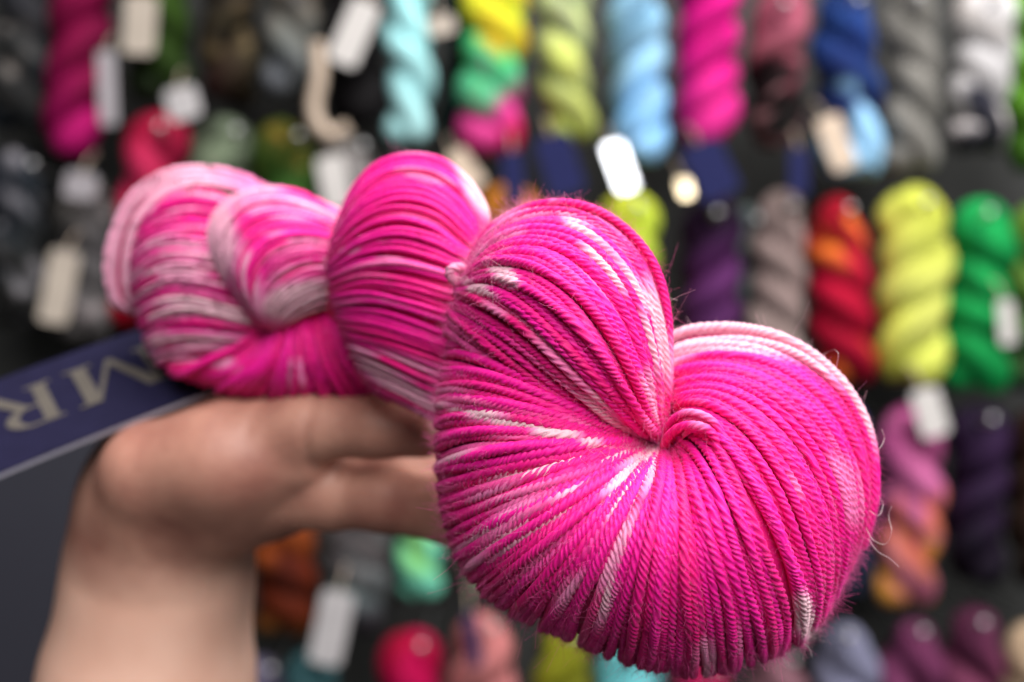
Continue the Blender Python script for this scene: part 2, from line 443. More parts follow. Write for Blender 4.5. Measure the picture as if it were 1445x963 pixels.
# xc, top y, bottom y, width (photo pixels), lean px, turns, dye stops, speckle, short name, tags, hook offset
SK = [
 (34, -95, 195, 84, 0, 1.9, [(0, (.04, .05, .07)), (.5, (.06, .06, .075)), (.75, (.08, .08, .08)), (1, (.03, .045, .065))], ((.30, .26, .24), .32), 'slate blue grey speckled skein above the other slate skein', []),
 (125, -55, 238, 84, -22, 1.7, [(0, (.30, .004, .07)), (.5, (.34, .004, .08)), (1, (.48, .006, .15))], None, 'raspberry red skein in the top row', [(152, 125, 24, 105, -3, 'grey')]),
 (222, -120, 162, 84, 0, 1.8, [(0, (.05, .12, .012)), (.6, (.06, .14, .014)), (1, (.02, .04, .01))], None, 'dark olive green skein in the top row', [(198, 35, 46, 84, 4, 'cream'), (258, 146, 46, 46, -14, 'pale')]),
 (322, -120, 160, 84, 0, 1.6, [(0, (.07, .05, .035)), (.6, (.055, .04, .03)), (.8, (.10, .08, .04)), (1, (.06, .01, .015))], ((.20, .14, .07), .35), 'dark brown skein with wine and ochre flecks', []),
 (415, -125, 152, 80, 0, 1.8, [(0, (.16, .13, .11)), (.55, (.26, .22, .18)), (.8, (.24, .26, .25)), (1, (.22, .23, .26))], ((.03, .04, .06), .4), 'pale grey and tan speckled skein in the top row', []),
 (505, -100, 192, 86, 0, 1.7, [(0, (.02, .018, .02)), (1, (.018, .014, .018))], None, 'black skein with a tilted white tag', [(500, 46, 44, 96, 24, 'white')]),
 (580, -75, 216, 66, -8, 2.0, [(0, (.22, .50, .52)), (.5, (.30, .60, .63)), (1, (.40, .70, .72))], None, 'pale aqua skein in the top row', [(622, 36, 40, 26, -12, 'cream')]),
 (645, -70, 222, 46, 0, 2.0, [(0, (.006, .03, .03)), (1, (.006, .035, .032))], None, 'narrow dark teal skein beside the aqua skein', []),
 (697, -60, 236, 86, 0, 1.9, [(0, (.62, .72, .03)), (.30, (.60, .62, .03)), (.42, (.62, .36, .02)), (.50, (.05, .50, .14)), (.62, (.10, .45, .25)), (.70, (.42, .03, .18)), (.84, (.60, .05, .25)), (1, (.45, .0, .06))], ((.8, .2, .35), .12), 'rainbow skein of lime, orange, green and crimson', [(725, 252, 30, 78, -4, 'navy'), (657, 240, 30, 62, -34, 'gold')]),
 (800, -75, 214, 72, 0, 2.0, [(0, (.36, .44, .26)), (.4, (.40, .46, .22)), (.7, (.42, .46, .12)), (1, (.52, .62, .12))], ((.60, .28, .10), .16), 'sage and yellow speckled skein with a navy tag', [(790, 233, 52, 88, -18, 'navy')]),
 (898, -45, 246, 76, 0, 2.0, [(0, (.16, .36, .55)), (.45, (.28, .50, .68)), (.7, (.18, .42, .75)), (1, (.30, .55, .80))], None, 'sky blue skein in the top row', [(875, 236, 30, 72, -18, 'foil', 9.7, 12)]),
 (994, -65, 222, 86, 6, 2.0, [(0, (.42, .005, .15)), (.5, (.58, .006, .2)), (1, (.50, .02, .19))], None, 'magenta skein hanging on the wall in the top row', [(1003, 240, 58, 84, -24, 'navy'), (966, 266, 17, 26, -14, 'glint', 8, 9)]),
 (1097, -15, 222, 78, 0, 1.7, [(0, (.22, .04, .07)), (.25, (.34, .08, .13)), (.42, (.28, .07, .10)), (.52, (.02, .005, .008)), (.75, (.02, .005, .008)), (.82, (.45, .22, .24)), (.9, (.03, .01, .012)), (1, (.20, .06, .05))], None, 'black and dusty rose skein in the top row', [(1127, 242, 26, 66, 0, 'navy')]),
 (1194, -20, 266, 84, 6, 1.8, [(0, (.008, .02, .09)), (.25, (.02, .06, .25)), (.42, (.012, .03, .15)), (.58, (.012, .02, .10)), (.64, (.28, .52, .78)), (1, (.30, .55, .80))], ((.05, .13, .4), .2), 'navy skein fading to sky blue at its foot', [(1180, 202, 36, 78, -22, 'gold')]),
 (1284, -25, 258, 76, 0, 2.1, [(0, (.20, .19, .175)), (1, (.21, .20, .185))], None, 'plain warm grey skein in the top row', []),
 (1385, -20, 230, 78, 0, 1.9, [(0, (.42, .37, .34)), (.25, (.60, .58, .60)), (.6, (.66, .63, .64)), (.7, (.03, .03, .05)), (.82, (.04, .04, .06)), (.88, (.60, .55, .55)), (.95, (.03, .03, .05)), (1, (.02, .02, .03))], None, 'white skein with near black dips at its foot', []),
 (1462, -40, 262, 74, 0, 1.9, [(0, (.12, .34, .03)), (.5, (.10, .28, .02)), (1, (.03, .09, .01))], None, 'leaf green skein beside the white and black skein', []),
 (24, 212, 478, 80, 0, 1.8, [(0, (.08, .08, .11)), (.4, (.045, .06, .08)), (.7, (.07, .07, .065)), (1, (.035, .035, .045))], ((.32, .30, .33), .32), 'slate skein speckled with lilac and tan in the second row', []),
 (118, 246, 498, 78, 6, 1.8, [(0, (.20, .18, .16)), (.4, (.15, .14, .15)), (1, (.17, .155, .155))], ((.36, .31, .32), .32), 'taupe grey skein with a cream tag', [(84, 405, 42, 104, 10, 'cream'), (114, 262, 46, 38, 8, 'grey')]),
 (214, 160, 478, 86, -10, 1.6, [(0, (.62, .01, .07)), (.35, (.66, .03, .12)), (1, (.50, .0, .02))], None, 'scarlet skein in the second row behind the pink hank', []),
 (315, 165, 452, 88, 0, 1.7, [(0, (.20, .25, .17)), (.5, (.25, .31, .20)), (1, (.18, .22, .15))], None, 'sage green skein in the second row', []),
 (408, 172, 458, 86, 0, 1.7, [(0, (.14, .17, .02)), (.2, (.07, .20, .03)), (1, (.09, .22, .035))], ((.35, .16, .02), .22), 'grass green skein flecked with orange', []),
 (492, 186, 470, 76, 0, 1.8, [(0, (.13, .12, .11)), (.3, (.24, .22, .22)), (1, (.12, .11, .11))], ((.05, .05, .05), .25), 'silver grey skein with a small white tag', [(472, 258, 40, 76, -12, 'white')]),
 (716, 262, 560, 78, 0, 1.8, [(0, (.55, .20, .02)), (.5, (.50, .14, .02)), (1, (.4, .1, .02))], None, 'orange skein peeking out above the pink hank', []),
 (890, 272, 560, 82, 0, 1.8, [(0, (.52, .56, .04)), (.35, (.45, .60, .06)), (1, (.4, .5, .05))], ((.62, .45, .03), .2), 'chartreuse skein just above the pink hank', []),
 (1052, 290, 560, 44, 0, 2.0, [(0, (.11, .14, .14)), (1, (.14, .18, .18))], None, 'narrow blue grey skein beside the aubergine skein', []),
 (1000, 280, 560, 82, 0, 1.8, [(0, (.022, .006, .03)), (.3, (.03, .006, .04)), (.6, (.10, .02, .11)), (1, (.04, .01, .06))], ((.22, .04, .22), .2), 'aubergine purple skein flecked with violet', []),
 (1100, 270, 556, 72, 0, 2.0, [(0, (.26, .19, .18)), (.5, (.32, .23, .22)), (1, (.27, .22, .20))], None, 'mauve beige skein in the second row', []),
 (1186, 275, 556, 82, 0, 1.9, [(0, (.34, .004, .02)), (.20, (.40, .006, .02)), (.25, (.74, .17, .02)), (.30, (.42, .005, .03)), (.8, (.30, .0, .02)), (.9, (.40, .04, .01)), (1, (.60, .14, .02))], ((.6, .02, .1), .15), 'crimson skein with orange patches', []),
 (1288, 265, 556, 92, -4, 2.1, [(0, (.58, .62, .08)), (.5, (.62, .64, .14)), (1, (.58, .64, .09))], None, 'bright lime yellow skein in the second row', [(1312, 582, 40, 68, -16, 'white')]),
 (1380, 280, 566, 90, 0, 1.9, [(0, (.006, .30, .07)), (.5, (.008, .26, .06)), (1, (.004, .22, .05))], None, 'emerald green skein in the second row', [(1420, 455, 22, 62, -5, 'white')]),
 (1464, 288, 566, 82, 0, 1.9, [(0, (.13, .24, .03)), (.6, (.08, .17, .03)), (1, (.01, .05, .05))], None, 'moss green skein beside the emerald skein', []),
 (1186, 566, 858, 84, 0, 1.8, [(0, (.08, .03, .20)), (.25, (.05, .03, .16)), (.7, (.025, .03, .07)), (1, (.035, .045, .09))], None, 'dark indigo skein peeking from behind the pink hank', []),
 (1286, 572, 868, 84, -6, 2.0, [(0, (.46, .08, .26)), (.42, (.52, .13, .30)), (.52, (.60, .13, .10)), (.66, (.46, .15, .08)), (.74, (.44, .10, .26)), (.82, (.70, .28, .04)), (1, (.74, .36, .08))], None, 'pink and coral skein with an orange foot', []),
 (1380, 572, 836, 78, 0, 1.9, [(0, (.03, .012, .05)), (.5, (.04, .014, .06)), (1, (.012, .01, .02))], None, 'dark purple skein below the emerald skein', []),
 (1464, 576, 846, 72, 0, 1.9, [(0, (.06, .02, .015)), (1, (.05, .03, .02))], None, 'dark brown skein below the moss green skein', []),
 (400, 680, 910, 88, 0, 1.6, [(0, (.06, .012, .008)), (.42, (.50, .10, .02)), (.58, (.12, .014, .006)), (.8, (.22, .03, .008)), (.9, (.30, .10, .02)), (1, (.10, .07, .01))], None, 'rust skein with a burnt orange patch beside the forearm', []),
 (505, 672, 910, 84, 0, 1.9, [(0, (.14, .12, .12)), (.4, (.17, .15, .16)), (.6, (.15, .20, .20)), (1, (.05, .045, .055))], ((.03, .03, .045), .3), 'grey and black skein with a pale tag under the fingers', [(468, 886, 46, 104, 12, 'pale')]),
 (588, 600, 856, 62, 8, 1.9, [(0, (.25, .45, .12)), (.7, (.20, .55, .20)), (.8, (.14, .50, .36)), (1, (.13, .46, .33))], None, 'mint green skein under the fingers', []),
 (668, 585, 850, 54, 0, 1.9, [(0, (.05, .06, .055)), (.75, (.05, .055, .05)), (.85, (.28, .36, .24)), (1, (.20, .20, .17))], None, 'charcoal skein with a pale sage foot', []),
 (368, 925, 1200, 70, 0, 1.9, [(0, (.22, .19, .30)), (1, (.2, .18, .28))], None, 'lilac grey skein low beside the forearm', []),
 (436, 915, 1200, 72, 0, 1.9, [(0, (.06, .16, .18)), (.2, (.08, .22, .25)), (1, (.08, .2, .22))], None, 'muted teal skein low beside the lilac skein', []),
 (578, 892, 1180, 90, 0, 1.7, [(0, (.34, .0, .03)), (.2, (.40, .002, .06)), (1, (.3, .0, .04))], None, 'ruby red skein in the bottom row', []),
 (684, 866, 1160, 90, 0, 1.7, [(0, (.60, .20, .20)), (1, (.62, .22, .24))], None, 'salmon pink skein in the bottom row', [(668, 902, 18, 76, -8, 'navy')]),
 (790, 880, 1170, 82, 0, 1.8, [(0, (.26, .26, .015)), (1, (.24, .25, .02))], ((.05, .05, .02), .3), 'olive yellow skein below the pink hank', []),
 (882, 905, 1190, 90, 0, 1.7, [(0, (.14, .48, .52)), (1, (.12, .45, .5))], None, 'turquoise skein below the pink hank', []),
 (992, 925, 1200, 80, 0, 1.8, [(0, (.40, .01, .08)), (1, (.35, .01, .07))], None, 'carmine skein below the pink hank', []),
 (1104, 912, 1195, 78, 0, 1.8, [(0, (.24, .11, .14)), (1, (.26, .12, .16))], None, 'dusty mauve skein in the bottom row', []),
 (1188, 878, 1165, 86, 0, 1.7, [(0, (.20, .20, .30)), (1, (.24, .24, .36))], None, 'lavender grey skein in the bottom row', []),
 (1286, 872, 1160, 86, 0, 1.7, [(0, (.13, .025, .075)), (.5, (.22, .05, .14)), (1, (.2, .05, .13))], None, 'plum skein directly below the pink and coral skein', []),
 (1376, 860, 1150, 84, 0, 1.7, [(0, (.15, .03, .085)), (.5, (.22, .05, .11)), (1, (.2, .05, .11))], None, 'plum skein directly below the dark purple skein', []),
 (1462, 876, 1165, 80, 0, 1.8, [(0, (.46, .33, .22)), (1, (.44, .32, .22))], None, 'tan skein in the bottom row', []),
]

def ball(c, r, nu=12, nv=8):
    V = [(c[0], c[1], c[2] + r)]
    for i in range(1, nv):
        t = math.pi * i / nv
        for j in range(nu):
            p = 2 * math.pi * j / nu
            V.append((c[0] + r * math.sin(t) * math.cos(p), c[1] + r * math.sin(t) * math.sin(p), c[2] + r * math.cos(t)))
    V.append((c[0], c[1], c[2] - r))
    Q = [(1 + (i - 1) * nu + j, 1 + i * nu + j, 1 + i * nu + (j + 1) % nu, 1 + (i - 1) * nu + (j + 1) % nu) for i in range(1, nv - 1) for j in range(nu)]
    last = len(V) - 1
    T = [(0, 1 + j, 1 + (j + 1) % nu) for j in range(nu)] + [(last, 1 + (nv - 2) * nu + (j + 1) % nu, 1 + (nv - 2) * nu + j) for j in range(nu)]
    return V, [np.array(Q), np.array(T)]

for idx, (xc, yt, yb, w, lean, turns, stops, speck, short, tags) in enumerate(SK):
    d = D_SKEIN + (0.035 if w < 60 else 0.0)
    top = W(xc, yt, d)
    bot = W(xc, yb, d)
    h = top[2] - bot[2]
    width = w / F * d * 1.06
    root = thing('yarn_skein', tuple(top), short + (', hung from a steel hook' if len(short.split()) < 8 else ''), 'yarn skein', 'twisted yarn skeins hung in rows on the shop wall')
    ph = 0.5 + (idx * 0.37) % 1.0
    if xc < 480:  # darker dye paints in the dimmer left side of the wall
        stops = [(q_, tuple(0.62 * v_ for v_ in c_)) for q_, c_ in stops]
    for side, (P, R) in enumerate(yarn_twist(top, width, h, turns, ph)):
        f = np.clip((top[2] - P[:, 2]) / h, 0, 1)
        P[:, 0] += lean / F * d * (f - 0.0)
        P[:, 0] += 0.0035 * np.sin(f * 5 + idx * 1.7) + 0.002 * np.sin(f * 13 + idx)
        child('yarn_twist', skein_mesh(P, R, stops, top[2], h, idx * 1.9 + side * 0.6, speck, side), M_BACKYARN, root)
    for t in tags:
        px, py, tw, th, rot, kind = t[:6]
        yaw, tilt = (t[6], t[7]) if len(t) > 6 else (((idx * 7) % 11) - 5, ((idx * 5) % 7) - 3)
        add_tag(root, px, py, tw, th, rot, kind, yaw, tilt, d=d - 0.052)
    if yt > -30 or True:
        hx, hy = xc + 10 + (idx * 7) % 12, yt + 20
        hk = thing('wall_hook', tuple(W(hx, hy, D_WALL)), 'steel wall hook carrying the ' + ' '.join(short.split()[:7]), 'hook', 'steel hooks holding the skeins')
        c = W(hx, hy, d - 0.045)
        cz = c[2]
        P = catmull([(c[0], D_WALL - 0.001, cz - 0.004), (c[0], d, cz - 0.004), (c[0], d - 0.035, cz - 0.003), (c[0], d - 0.045, cz)], 14)
        V, fs, _, _ = tube(P, np.full(14, 0.0022), np.ones(8), np.arange(8) / 8 * 2 * math.pi)
        child('hook_rod', mesh('hook_rod', V, fs), M_STEEL, hk)
        V, fs = ball(c, 0.0048)
        child('end_ball', mesh('end_ball', V, fs), M_STEEL, hk)

# beige tie cord hanging beside the black skein: part of that skein
for o in [o for o in COL.objects if o.get('label', '').startswith('black skein with a tilted')]:
    P = catmull(W([448, 450, 443, 450, 470, 492], [60, 110, 150, 178, 192, 180], [D_SKEIN - .05] * 6), 40)
    V, fs, _, _ = tube(P, np.full(40, 0.0075), np.ones(10) * (1 + 0.1 * np.cos(np.arange(10) * 3.1)), np.arange(10) / 10 * 2 * math.pi, pitch=0.03)
    child('tie_cord', mesh('tie_cord', V, fs), M_CORD, o, 'beige yarn tie dangling from the skein')

# smooth slate panel standing beside the forearm
pt = thing('display_panel', tuple(W(20, 1400, 0.80)), 'smooth slate grey panel beside the forearm below the navy label', 'panel')
def rounded_slab(x0, x1, z0, z1, y0, y1, r, n=8):
    pts = []
    for cx, cz, a0 in ((x1 - r, z1 - r, 0), (x0 + r, z1 - r, 90), (x0 + r, z0 + r, 180), (x1 - r, z0 + r, 270)):
        for i in range(n + 1):
            a = math.radians(a0 + 90 * i / n)
            pts.append((cx + r * math.cos(a), cz + r * math.sin(a)))
    k = len(pts)
    V = [(x, y0, z) for x, z in pts] + [(x, y1, z) for x, z in pts]
    side = np.array([(i, (i + 1) % k, k + (i + 1) % k, k + i) for i in range(k)])
    return np.array(V), [np.arange(k)[None, ::-1], np.arange(k, 2 * k)[None, :], side]
a_ = W(-260, 575, 0.80); b_ = W(215, 1450, 0.80)
V, fs = rounded_slab(a_[0], b_[0], b_[2], a_[2], 0.80, 0.83, 0.02)
child('panel_face', mesh('panel_face', V, fs, smooth=False), M_PANEL, pt)
for zz in (0.33, 0.75):
    V, fs, _, _ = tube(catmull([(a_[0] + (b_[0] - a_[0]) * zz, 0.845, b_[2] + 0.01), (a_[0] + (b_[0] - a_[0]) * zz, 0.846, 0.6), (a_[0] + (b_[0] - a_[0]) * zz, 0.846, 0.0)], 10), np.full(10, 0.012), np.ones(10), np.arange(10) / 10 * 2 * math.pi)
    child('support_post', mesh('support_post', V, fs), M_STEEL, pt)

# ------------------------------------------------------------------ the pink hank
def profile_guide(path, H, d0, d1, t0=0.0, t1=1.0, M=72, mid=None):
    """A strand guide: follows PATH across the picture of the lobe and bulges H metres towards the viewer; d0/d1 depth at the ends.
    t runs 0..1 from end to end over the bulge; t < 0 or > 1 goes round the edge to the back."""
    C = catmull(np.asarray(path, float), 400)
    t = np.linspace(t0, t1, M)
    s = (1 - np.cos(math.pi * t)) / 2
    xy = np.stack([np.interp(s, np.linspace(0, 1, 400), C[:, k]) for k in range(2)], 1)
    d = d0 + (d1 - d0) * s - H * np.sin(math.pi * t)
    return WN(xy[:, 0], xy[:, 1], d)

def interp_guides(G, u, us):
    """Smooth interpolation across guides. G (g, M, 3), u guide positions, us wanted positions."""
    g = len(G)
    D = np.zeros_like(G)
    for i in range(g):
        if i == 0: D[i] = (G[1] - G[0]) / (u[1] - u[0])
        elif i == g - 1: D[i] = (G[-1] - G[-2]) / (u[-1] - u[-2])
        else: D[i] = (G[i + 1] - G[i - 1]) / (u[i + 1] - u[i - 1])
    out = []
    for x in us:
        i = int(np.clip(np.searchsorted(u, x) - 1, 0, g - 2))
        h = u[i + 1] - u[i]
        t = (x - u[i]) / h
        out.append((2 * t ** 3 - 3 * t ** 2 + 1) * G[i] + (t ** 3 - 2 * t ** 2 + t) * h * D[i] + (-2 * t ** 3 + 3 * t ** 2) * G[i + 1] + (t ** 3 - t ** 2) * h * D[i + 1])
    return np.array(out)

HOT = np.array((.82, .002, .285)); DEEP = np.array((.64, .001, .10)); PALE = np.array((.79, .19, .43)); WHITE = np.array((.78, .47, .545))

def dye_colour(w, q):
    """w: how much of the dye was resisted (0 hot pink .. 1 near white); q: 0 magenta .. 1 crimson."""
    base = HOT * (1 - q[:, None]) + DEEP * q[:, None]
    w = w[:, None]
    a = base + (PALE - base) * np.clip(w * 2, 0, 1)
    return np.where(w < 0.5, a, PALE + (WHITE - PALE) * np.clip(w * 2 - 1, 0, 1))

PLY_HI = ply_profile(4, 4)
PLY_LO = ply_profile(4, 3)
FUZZ = []       # (point, outward normal, white share) for the halo of loose fibres

hank = thing('yarn_hank', tuple(WN(880, 640, 0.27)), 'big twisted hank of hot pink and white yarn resting on the open hand', 'yarn hank')

def lobe(guides, spacing, R, hi, blobs=(), white=0.16, sink=0.0, jit=0.0006, seg=0.0005, core_in=0.0014, seed=0, slide=0.0, uw=None, fuzz=1.0, rate=0.55, cross=0.55, clump=0.9, lay=False, strong=0.3):
    r = np.random.default_rng(100 + seed)
    G = np.array(guides)
    k = int(G.shape[1] * 0.72)
    step = np.maximum(np.linalg.norm(np.diff(G[:, k], axis=0), axis=1), np.linalg.norm(np.diff(G[:, G.shape[1] // 2], axis=0), axis=1) * 0.9)
    u = np.concatenate([[0], np.cumsum(step)])
    n = max(3, int(round(u[-1] / spacing)))
    if lay:
        n *= 2
        spacing *= 0.5
    us = (np.arange(n) + 0.5) / n * u[-1]
    UV_, UQ_, UD_, UF_ = [], [], [], []
    ubase = 0
    us = np.clip(us + r.normal(0, (0.4 if lay else 0.2) * spacing, n) + clump * spacing * (vnoise(np.arange(n) * 0.31 + seed * 4.1, seed) - 0.5), 0, u[-1])
    drift = r.normal(0, cross * spacing * (1.8 if lay else 1), n)
    tq = np.linspace(-0.5, 0.5, G.shape[1])[None, :, None]
    PA = interp_guides(G, u, np.clip(us - drift, 0, u[-1])); PB = interp_guides(G, u, np.clip(us + drift, 0, u[-1]))
    P = PA * (0.5 - tq) + PB * (0.5 + tq)
    # outward normals of the patch
    du = interp_guides(G, u, np.clip(us + spacing * 0.5, 0, u[-1])) - interp_guides(G, u, np.clip(us - spacing * 0.5, 0, u[-1]))
    ds = np.gradient(P, axis=1)
    Nn = np.cross(du, ds)
    Nn /= np.linalg.norm(Nn, axis=2, keepdims=True) + 1e-12
    mid = G.shape[1] // 2
    cn = G[len(G) // 2, mid]
    if (Nn[n // 2, mid] * (np.array([0, 0, CAM_Z]) - cn)).sum() < 0:
        Nn = -Nn
    # core surface just under the strands
    gu = np.linspace(0, u[-1], 26)
    C = interp_guides(G, u, gu)
    cu = np.gradient(C, axis=0); cs = np.gradient(C, axis=1)
    Cn = np.cross(cu, cs); Cn /= np.linalg.norm(Cn, axis=2, keepdims=True) + 1e-12
    if (Cn[13, mid] * (np.array([0, 0, CAM_Z]) - cn)).sum() < 0:
        Cn = -Cn
    tt = np.linspace(0, 1, C.shape[1])
    C = C - Cn * (core_in + sink * 1.2 * np.clip(1 - tt / 0.5, 0, 1) ** 2)[None, :, None]
    a, b = C.shape[:2]
    i = np.arange(a - 1)[:, None] * b; j = np.arange(b - 1)[None, :]
    Q = np.stack([i + j, i + j + 1, i + b + j + 1, i + b + j], -1).reshape(-1, 4)
    nq = a * b
    dy = np.concatenate([np.tile(DEEP * 0.5 + HOT * 0.5, (nq, 1)), np.ones((nq, 1))], 1)
    c_o = child('inner_yarn', mesh('inner_yarn', C.reshape(-1, 3), Q, attrs={'dye': dy, 'fibre': C.reshape(-1, 3) * 0.3}), M_YARN, hank)
    prof, phi = PLY_HI if hi else PLY_LO
    for m in range(n):
        p = P[m]; nn = Nn[m]
        L = np.concatenate([[0], np.cumsum(np.linalg.norm(np.diff(p, axis=0), axis=1))])
        M = max(12, int(L[-1] / (seg * (1.5 if lay and m % 2 else 1))))
        s = np.linspace(0, L[-1], M)
        p = np.stack([np.interp(s, L, p[:, c]) for c in range(3)], 1)
        nn = np.stack([np.interp(s, L, nn[:, c]) for c in range(3)], 1)
        t = np.linspace(0, 1, M)
        under = lay and m % 2 == 1
        layer = (m // 2 if lay else m) % 3 if sink else 0
        lift = r.normal(0, jit) + jit * 1.6 * (vnoise(s * 70 + m * 9.1, m * 0.37 + seed) - 0.5)
        lift = lift * (0.35 + 0.65 * np.clip(np.sin(math.pi * np.clip(t * 1.25, 0, 1)), 0, 1))
        if under:
            lift = lift - R * r.uniform(0.4, 0.85) * np.clip((0.72 - t) / 0.22, 0, 1)
        lift = lift - sink * layer * np.clip(1 - t / 0.5, 0, 1) ** 2
        side = np.cross(nn, np.gradient(p, axis=0)); side /= np.linalg.norm(side, axis=1, keepdims=True) + 1e-12
        wob = (vnoise(s * 45 + m * 3.3, seed + m * 0.71) - 0.5) * 2 * jit * 1.3
        p = p + nn * lift[:, None] + side * wob[:, None]
        # dye along the strand
        px, py = to_px(p)
        n_wide = vnoise(m * 0.33 + seed * 7, s * 38 + seed)
        n_one = vnoise(m * 5.17 + seed * 3, s * 55 + m * 2.9)
        val = 0.55 * n_one + 0.45 * n_wide
        thr = 1 - rate * 0.62 * np.clip((1010 - px) / 160, 0.5, 1) - white * 0.4
        w = np.clip((val - thr) / 0.2, 0, 1) * (r.uniform(0.55, 1.0) if r.random() < strong else r.uniform(0.2, 0.5))
        if uw is not None:
            w = np.maximum(w, uw(us[m] / u[-1], t) * r.uniform(0.85, 1.0))
        for (bx, by, rx, ry, ang, amt, chance) in blobs:
            if r.random() > chance:
                continue
            ca, sa = math.cos(math.radians(ang)), math.sin(math.radians(ang))
            X = ((px - bx) * ca + (py - by) * sa) / rx
            Y = (-(px - bx) * sa + (py - by) * ca) / ry
            w = np.maximum(w, amt * np.clip((1.3 - np.sqrt(X * X + Y * Y)) / 0.55, 0, 1))
        q = np.clip(1.5 * vnoise(s * 25 + m * 1.3, m * 0.21 + seed * 5) - 0.35, 0, 1) * 0.6
        col = dye_colour(w, q)
        rr = R * r.uniform(0.88, 1.08) * (0.90 + 0.2 * vnoise(s * 150, m * 2.3))
        V, fs, sv, av = tube(p, rr, prof, phi, pitch=-R * r.uniform(5.4, 6.8), wander=r.uniform(0, 6.28) + 5.0 * vnoise(s * 110, m * 1.9 + seed) + 1.2 * vnoise(s * 420, m * 4.3 + seed))
        K = len(phi)
        dye = np.concatenate([np.repeat(col, K, 0), np.ones((len(V), 1))], 1)
        ph = np.tile(phi, M)
        fib = np.stack([np.cos(ph) * R, np.sin(ph) * R, np.repeat(s, K) * 0.22 + m * 0.01], 1)
        if under:
            UV_.append(V); UQ_.append(fs[0] + ubase); UD_.append(dye); UF_.append(fib); ubase += len(V)
        else:
          child('yarn_strand', mesh('yarn_strand', V, fs, attrs={'dye': dye, 'fibre': fib}), M_YARN, hank)
        if fuzz:
            extra = r.integers(int(M * 0.66), int(M * 0.86), 40) if (hi and fuzz == 1.0 and not under) else np.zeros(0, int)
            for k2 in np.concatenate([r.integers(2, M - 2, max(1, int(L[-1] * 1000 * fuzz))), extra]):
                FUZZ.append((p[k2] + nn[k2] * R * 0.7, nn[k2], np.gradient(p, axis=0)[k2], w[k2]))
    if lay:
        uo = child('under_strand', mesh('under_strand', np.concatenate(UV_), np.concatenate(UQ_), attrs={'dye': np.concatenate(UD_), 'fibre': np.concatenate(UF_)}), M_YARN, hank)
        uo['kind'] = 'stuff'
        n //= 2
    return n

def shell(u0, u1, lo=0.0, hi=1.0, amt=1.0):
    return lambda u, t: amt * np.clip((u - u0) * 60 + 0.5, 0, 1) * np.clip((u1 - u) * 60 + 0.5, 0, 1) * np.clip((t - lo) * 14, 0, 1) * np.clip((hi - t) * 14, 0, 1)

# front lobe: strands fan out from the hollow where the twist is tucked
FB = [
 ([(925, 492), (960, 470), (1003, 463), (1058, 467), (1120, 486), (1170, 522), (1205, 572), (1227, 632), (1231, 700), (1217, 765)], .006, .262, .252),
 ([(932, 520), (968, 506), (1020, 502), (1080, 514), (1135, 545), (1180, 592), (1207, 650), (1214, 715), (1200, 790)], .016, .256, .250),
 ([(934, 552), (970, 535), (1020, 534), (1075, 556), (1125, 600), (1162, 655), (1184, 720), (1186, 790), (1174, 845)], .024, .252, .248),
 ([(936, 590), (965, 573), (1005, 578), (1052, 612), (1096, 670), (1128, 735), (1147, 800), (1150, 850), (1143, 890)], .031, .249, .247),
 ([(944, 612), (975, 606), (1010, 632), (1052, 700), (1083, 770), (1105, 840), (1113, 890), (1110, 915)], .034, .247, .246),
 ([(948, 620), (975, 640), (1008, 705), (1032, 780), (1050, 850), (1058, 905), (1058, 935)], .035, .246, .246),
 ([(945, 627), (962, 670), (978, 740), (988, 820), (994, 890), (994, 951)], .035, .245, .246),
 ([(938, 631), (936, 690), (925, 770), (915, 845), (908, 905), (902, 936)], .035, .245, .246),
 ([(932, 632), (905, 690), (868, 765), (835, 830), (812, 875), (800, 899)], .034, .245, .247),
 ([(926, 632), (878, 685), (815, 750), (762, 800), (722, 836), (702, 852)], .033, .246, .248),
 ([(920, 630), (858, 668), (785, 712), (715, 752), (672, 780), (650, 794)], .032, .247, .250),
 ([(915, 628), (838, 645), (755, 668), (690, 690), (650, 706), (626, 716)], .030, .248, .252),
 ([(910, 625), (830, 618), (745, 612), (680, 612), (640, 618), (619, 626)], .0295, .249, .254),
 ([(908, 621), (830, 594), (750, 566), (690, 548), (650, 542), (622, 545)], .0285, .250, .255),
 ([(905, 616), (830, 570), (755, 528), (700, 502), (660, 490), (638, 488)], .026, .251, .256),
 ([(900, 610), (830, 548), (765, 500), (715, 470), (680, 452), (650, 445)], .019, .253, .259),
]
gB = [profile_guide(p, H, d0, d1, -0.06, 1.34) for p, H, d0, d1 in FB]
blB = [
 (890, 680, 22, 62, 38, .95, .6), (800, 655, 110, 14, -10, .9, .45), (660, 655, 40, 14, -8, .85, .5), (735, 600, 125, 6, 14, 1.0, 1.0),
 (800, 712, 40, 14, -32, 1.0, .4), (735, 745, 95, 26, -22, .75, .35), (690, 700, 70, 20, -14, .75, .4), (852, 790, 22, 75, 35, .62, .3), (830, 845, 40, 36, -40, .6, .45),
 (1134, 868, 12, 34, -8, 1.0, 1.0), (995, 925, 14, 30, 0, .6, .8), (1085, 655, 60, 8, 45, .4, .5), (1190, 690, 26, 50, -20, .35, .6), (935, 800, 10, 60, 10, .5, .5),
]
nB = lobe(gB, 0.00212, 0.00108, True, blB, white=0.02, sink=0.0011, seed=1, lay=True, uw=lambda u, t: np.clip((0.080 * (1 - 1.3 * np.clip(t / 0.7, 0, 1)) + 0.008 - u) * 90 + 0.5, 0, 1), rate=0.54)

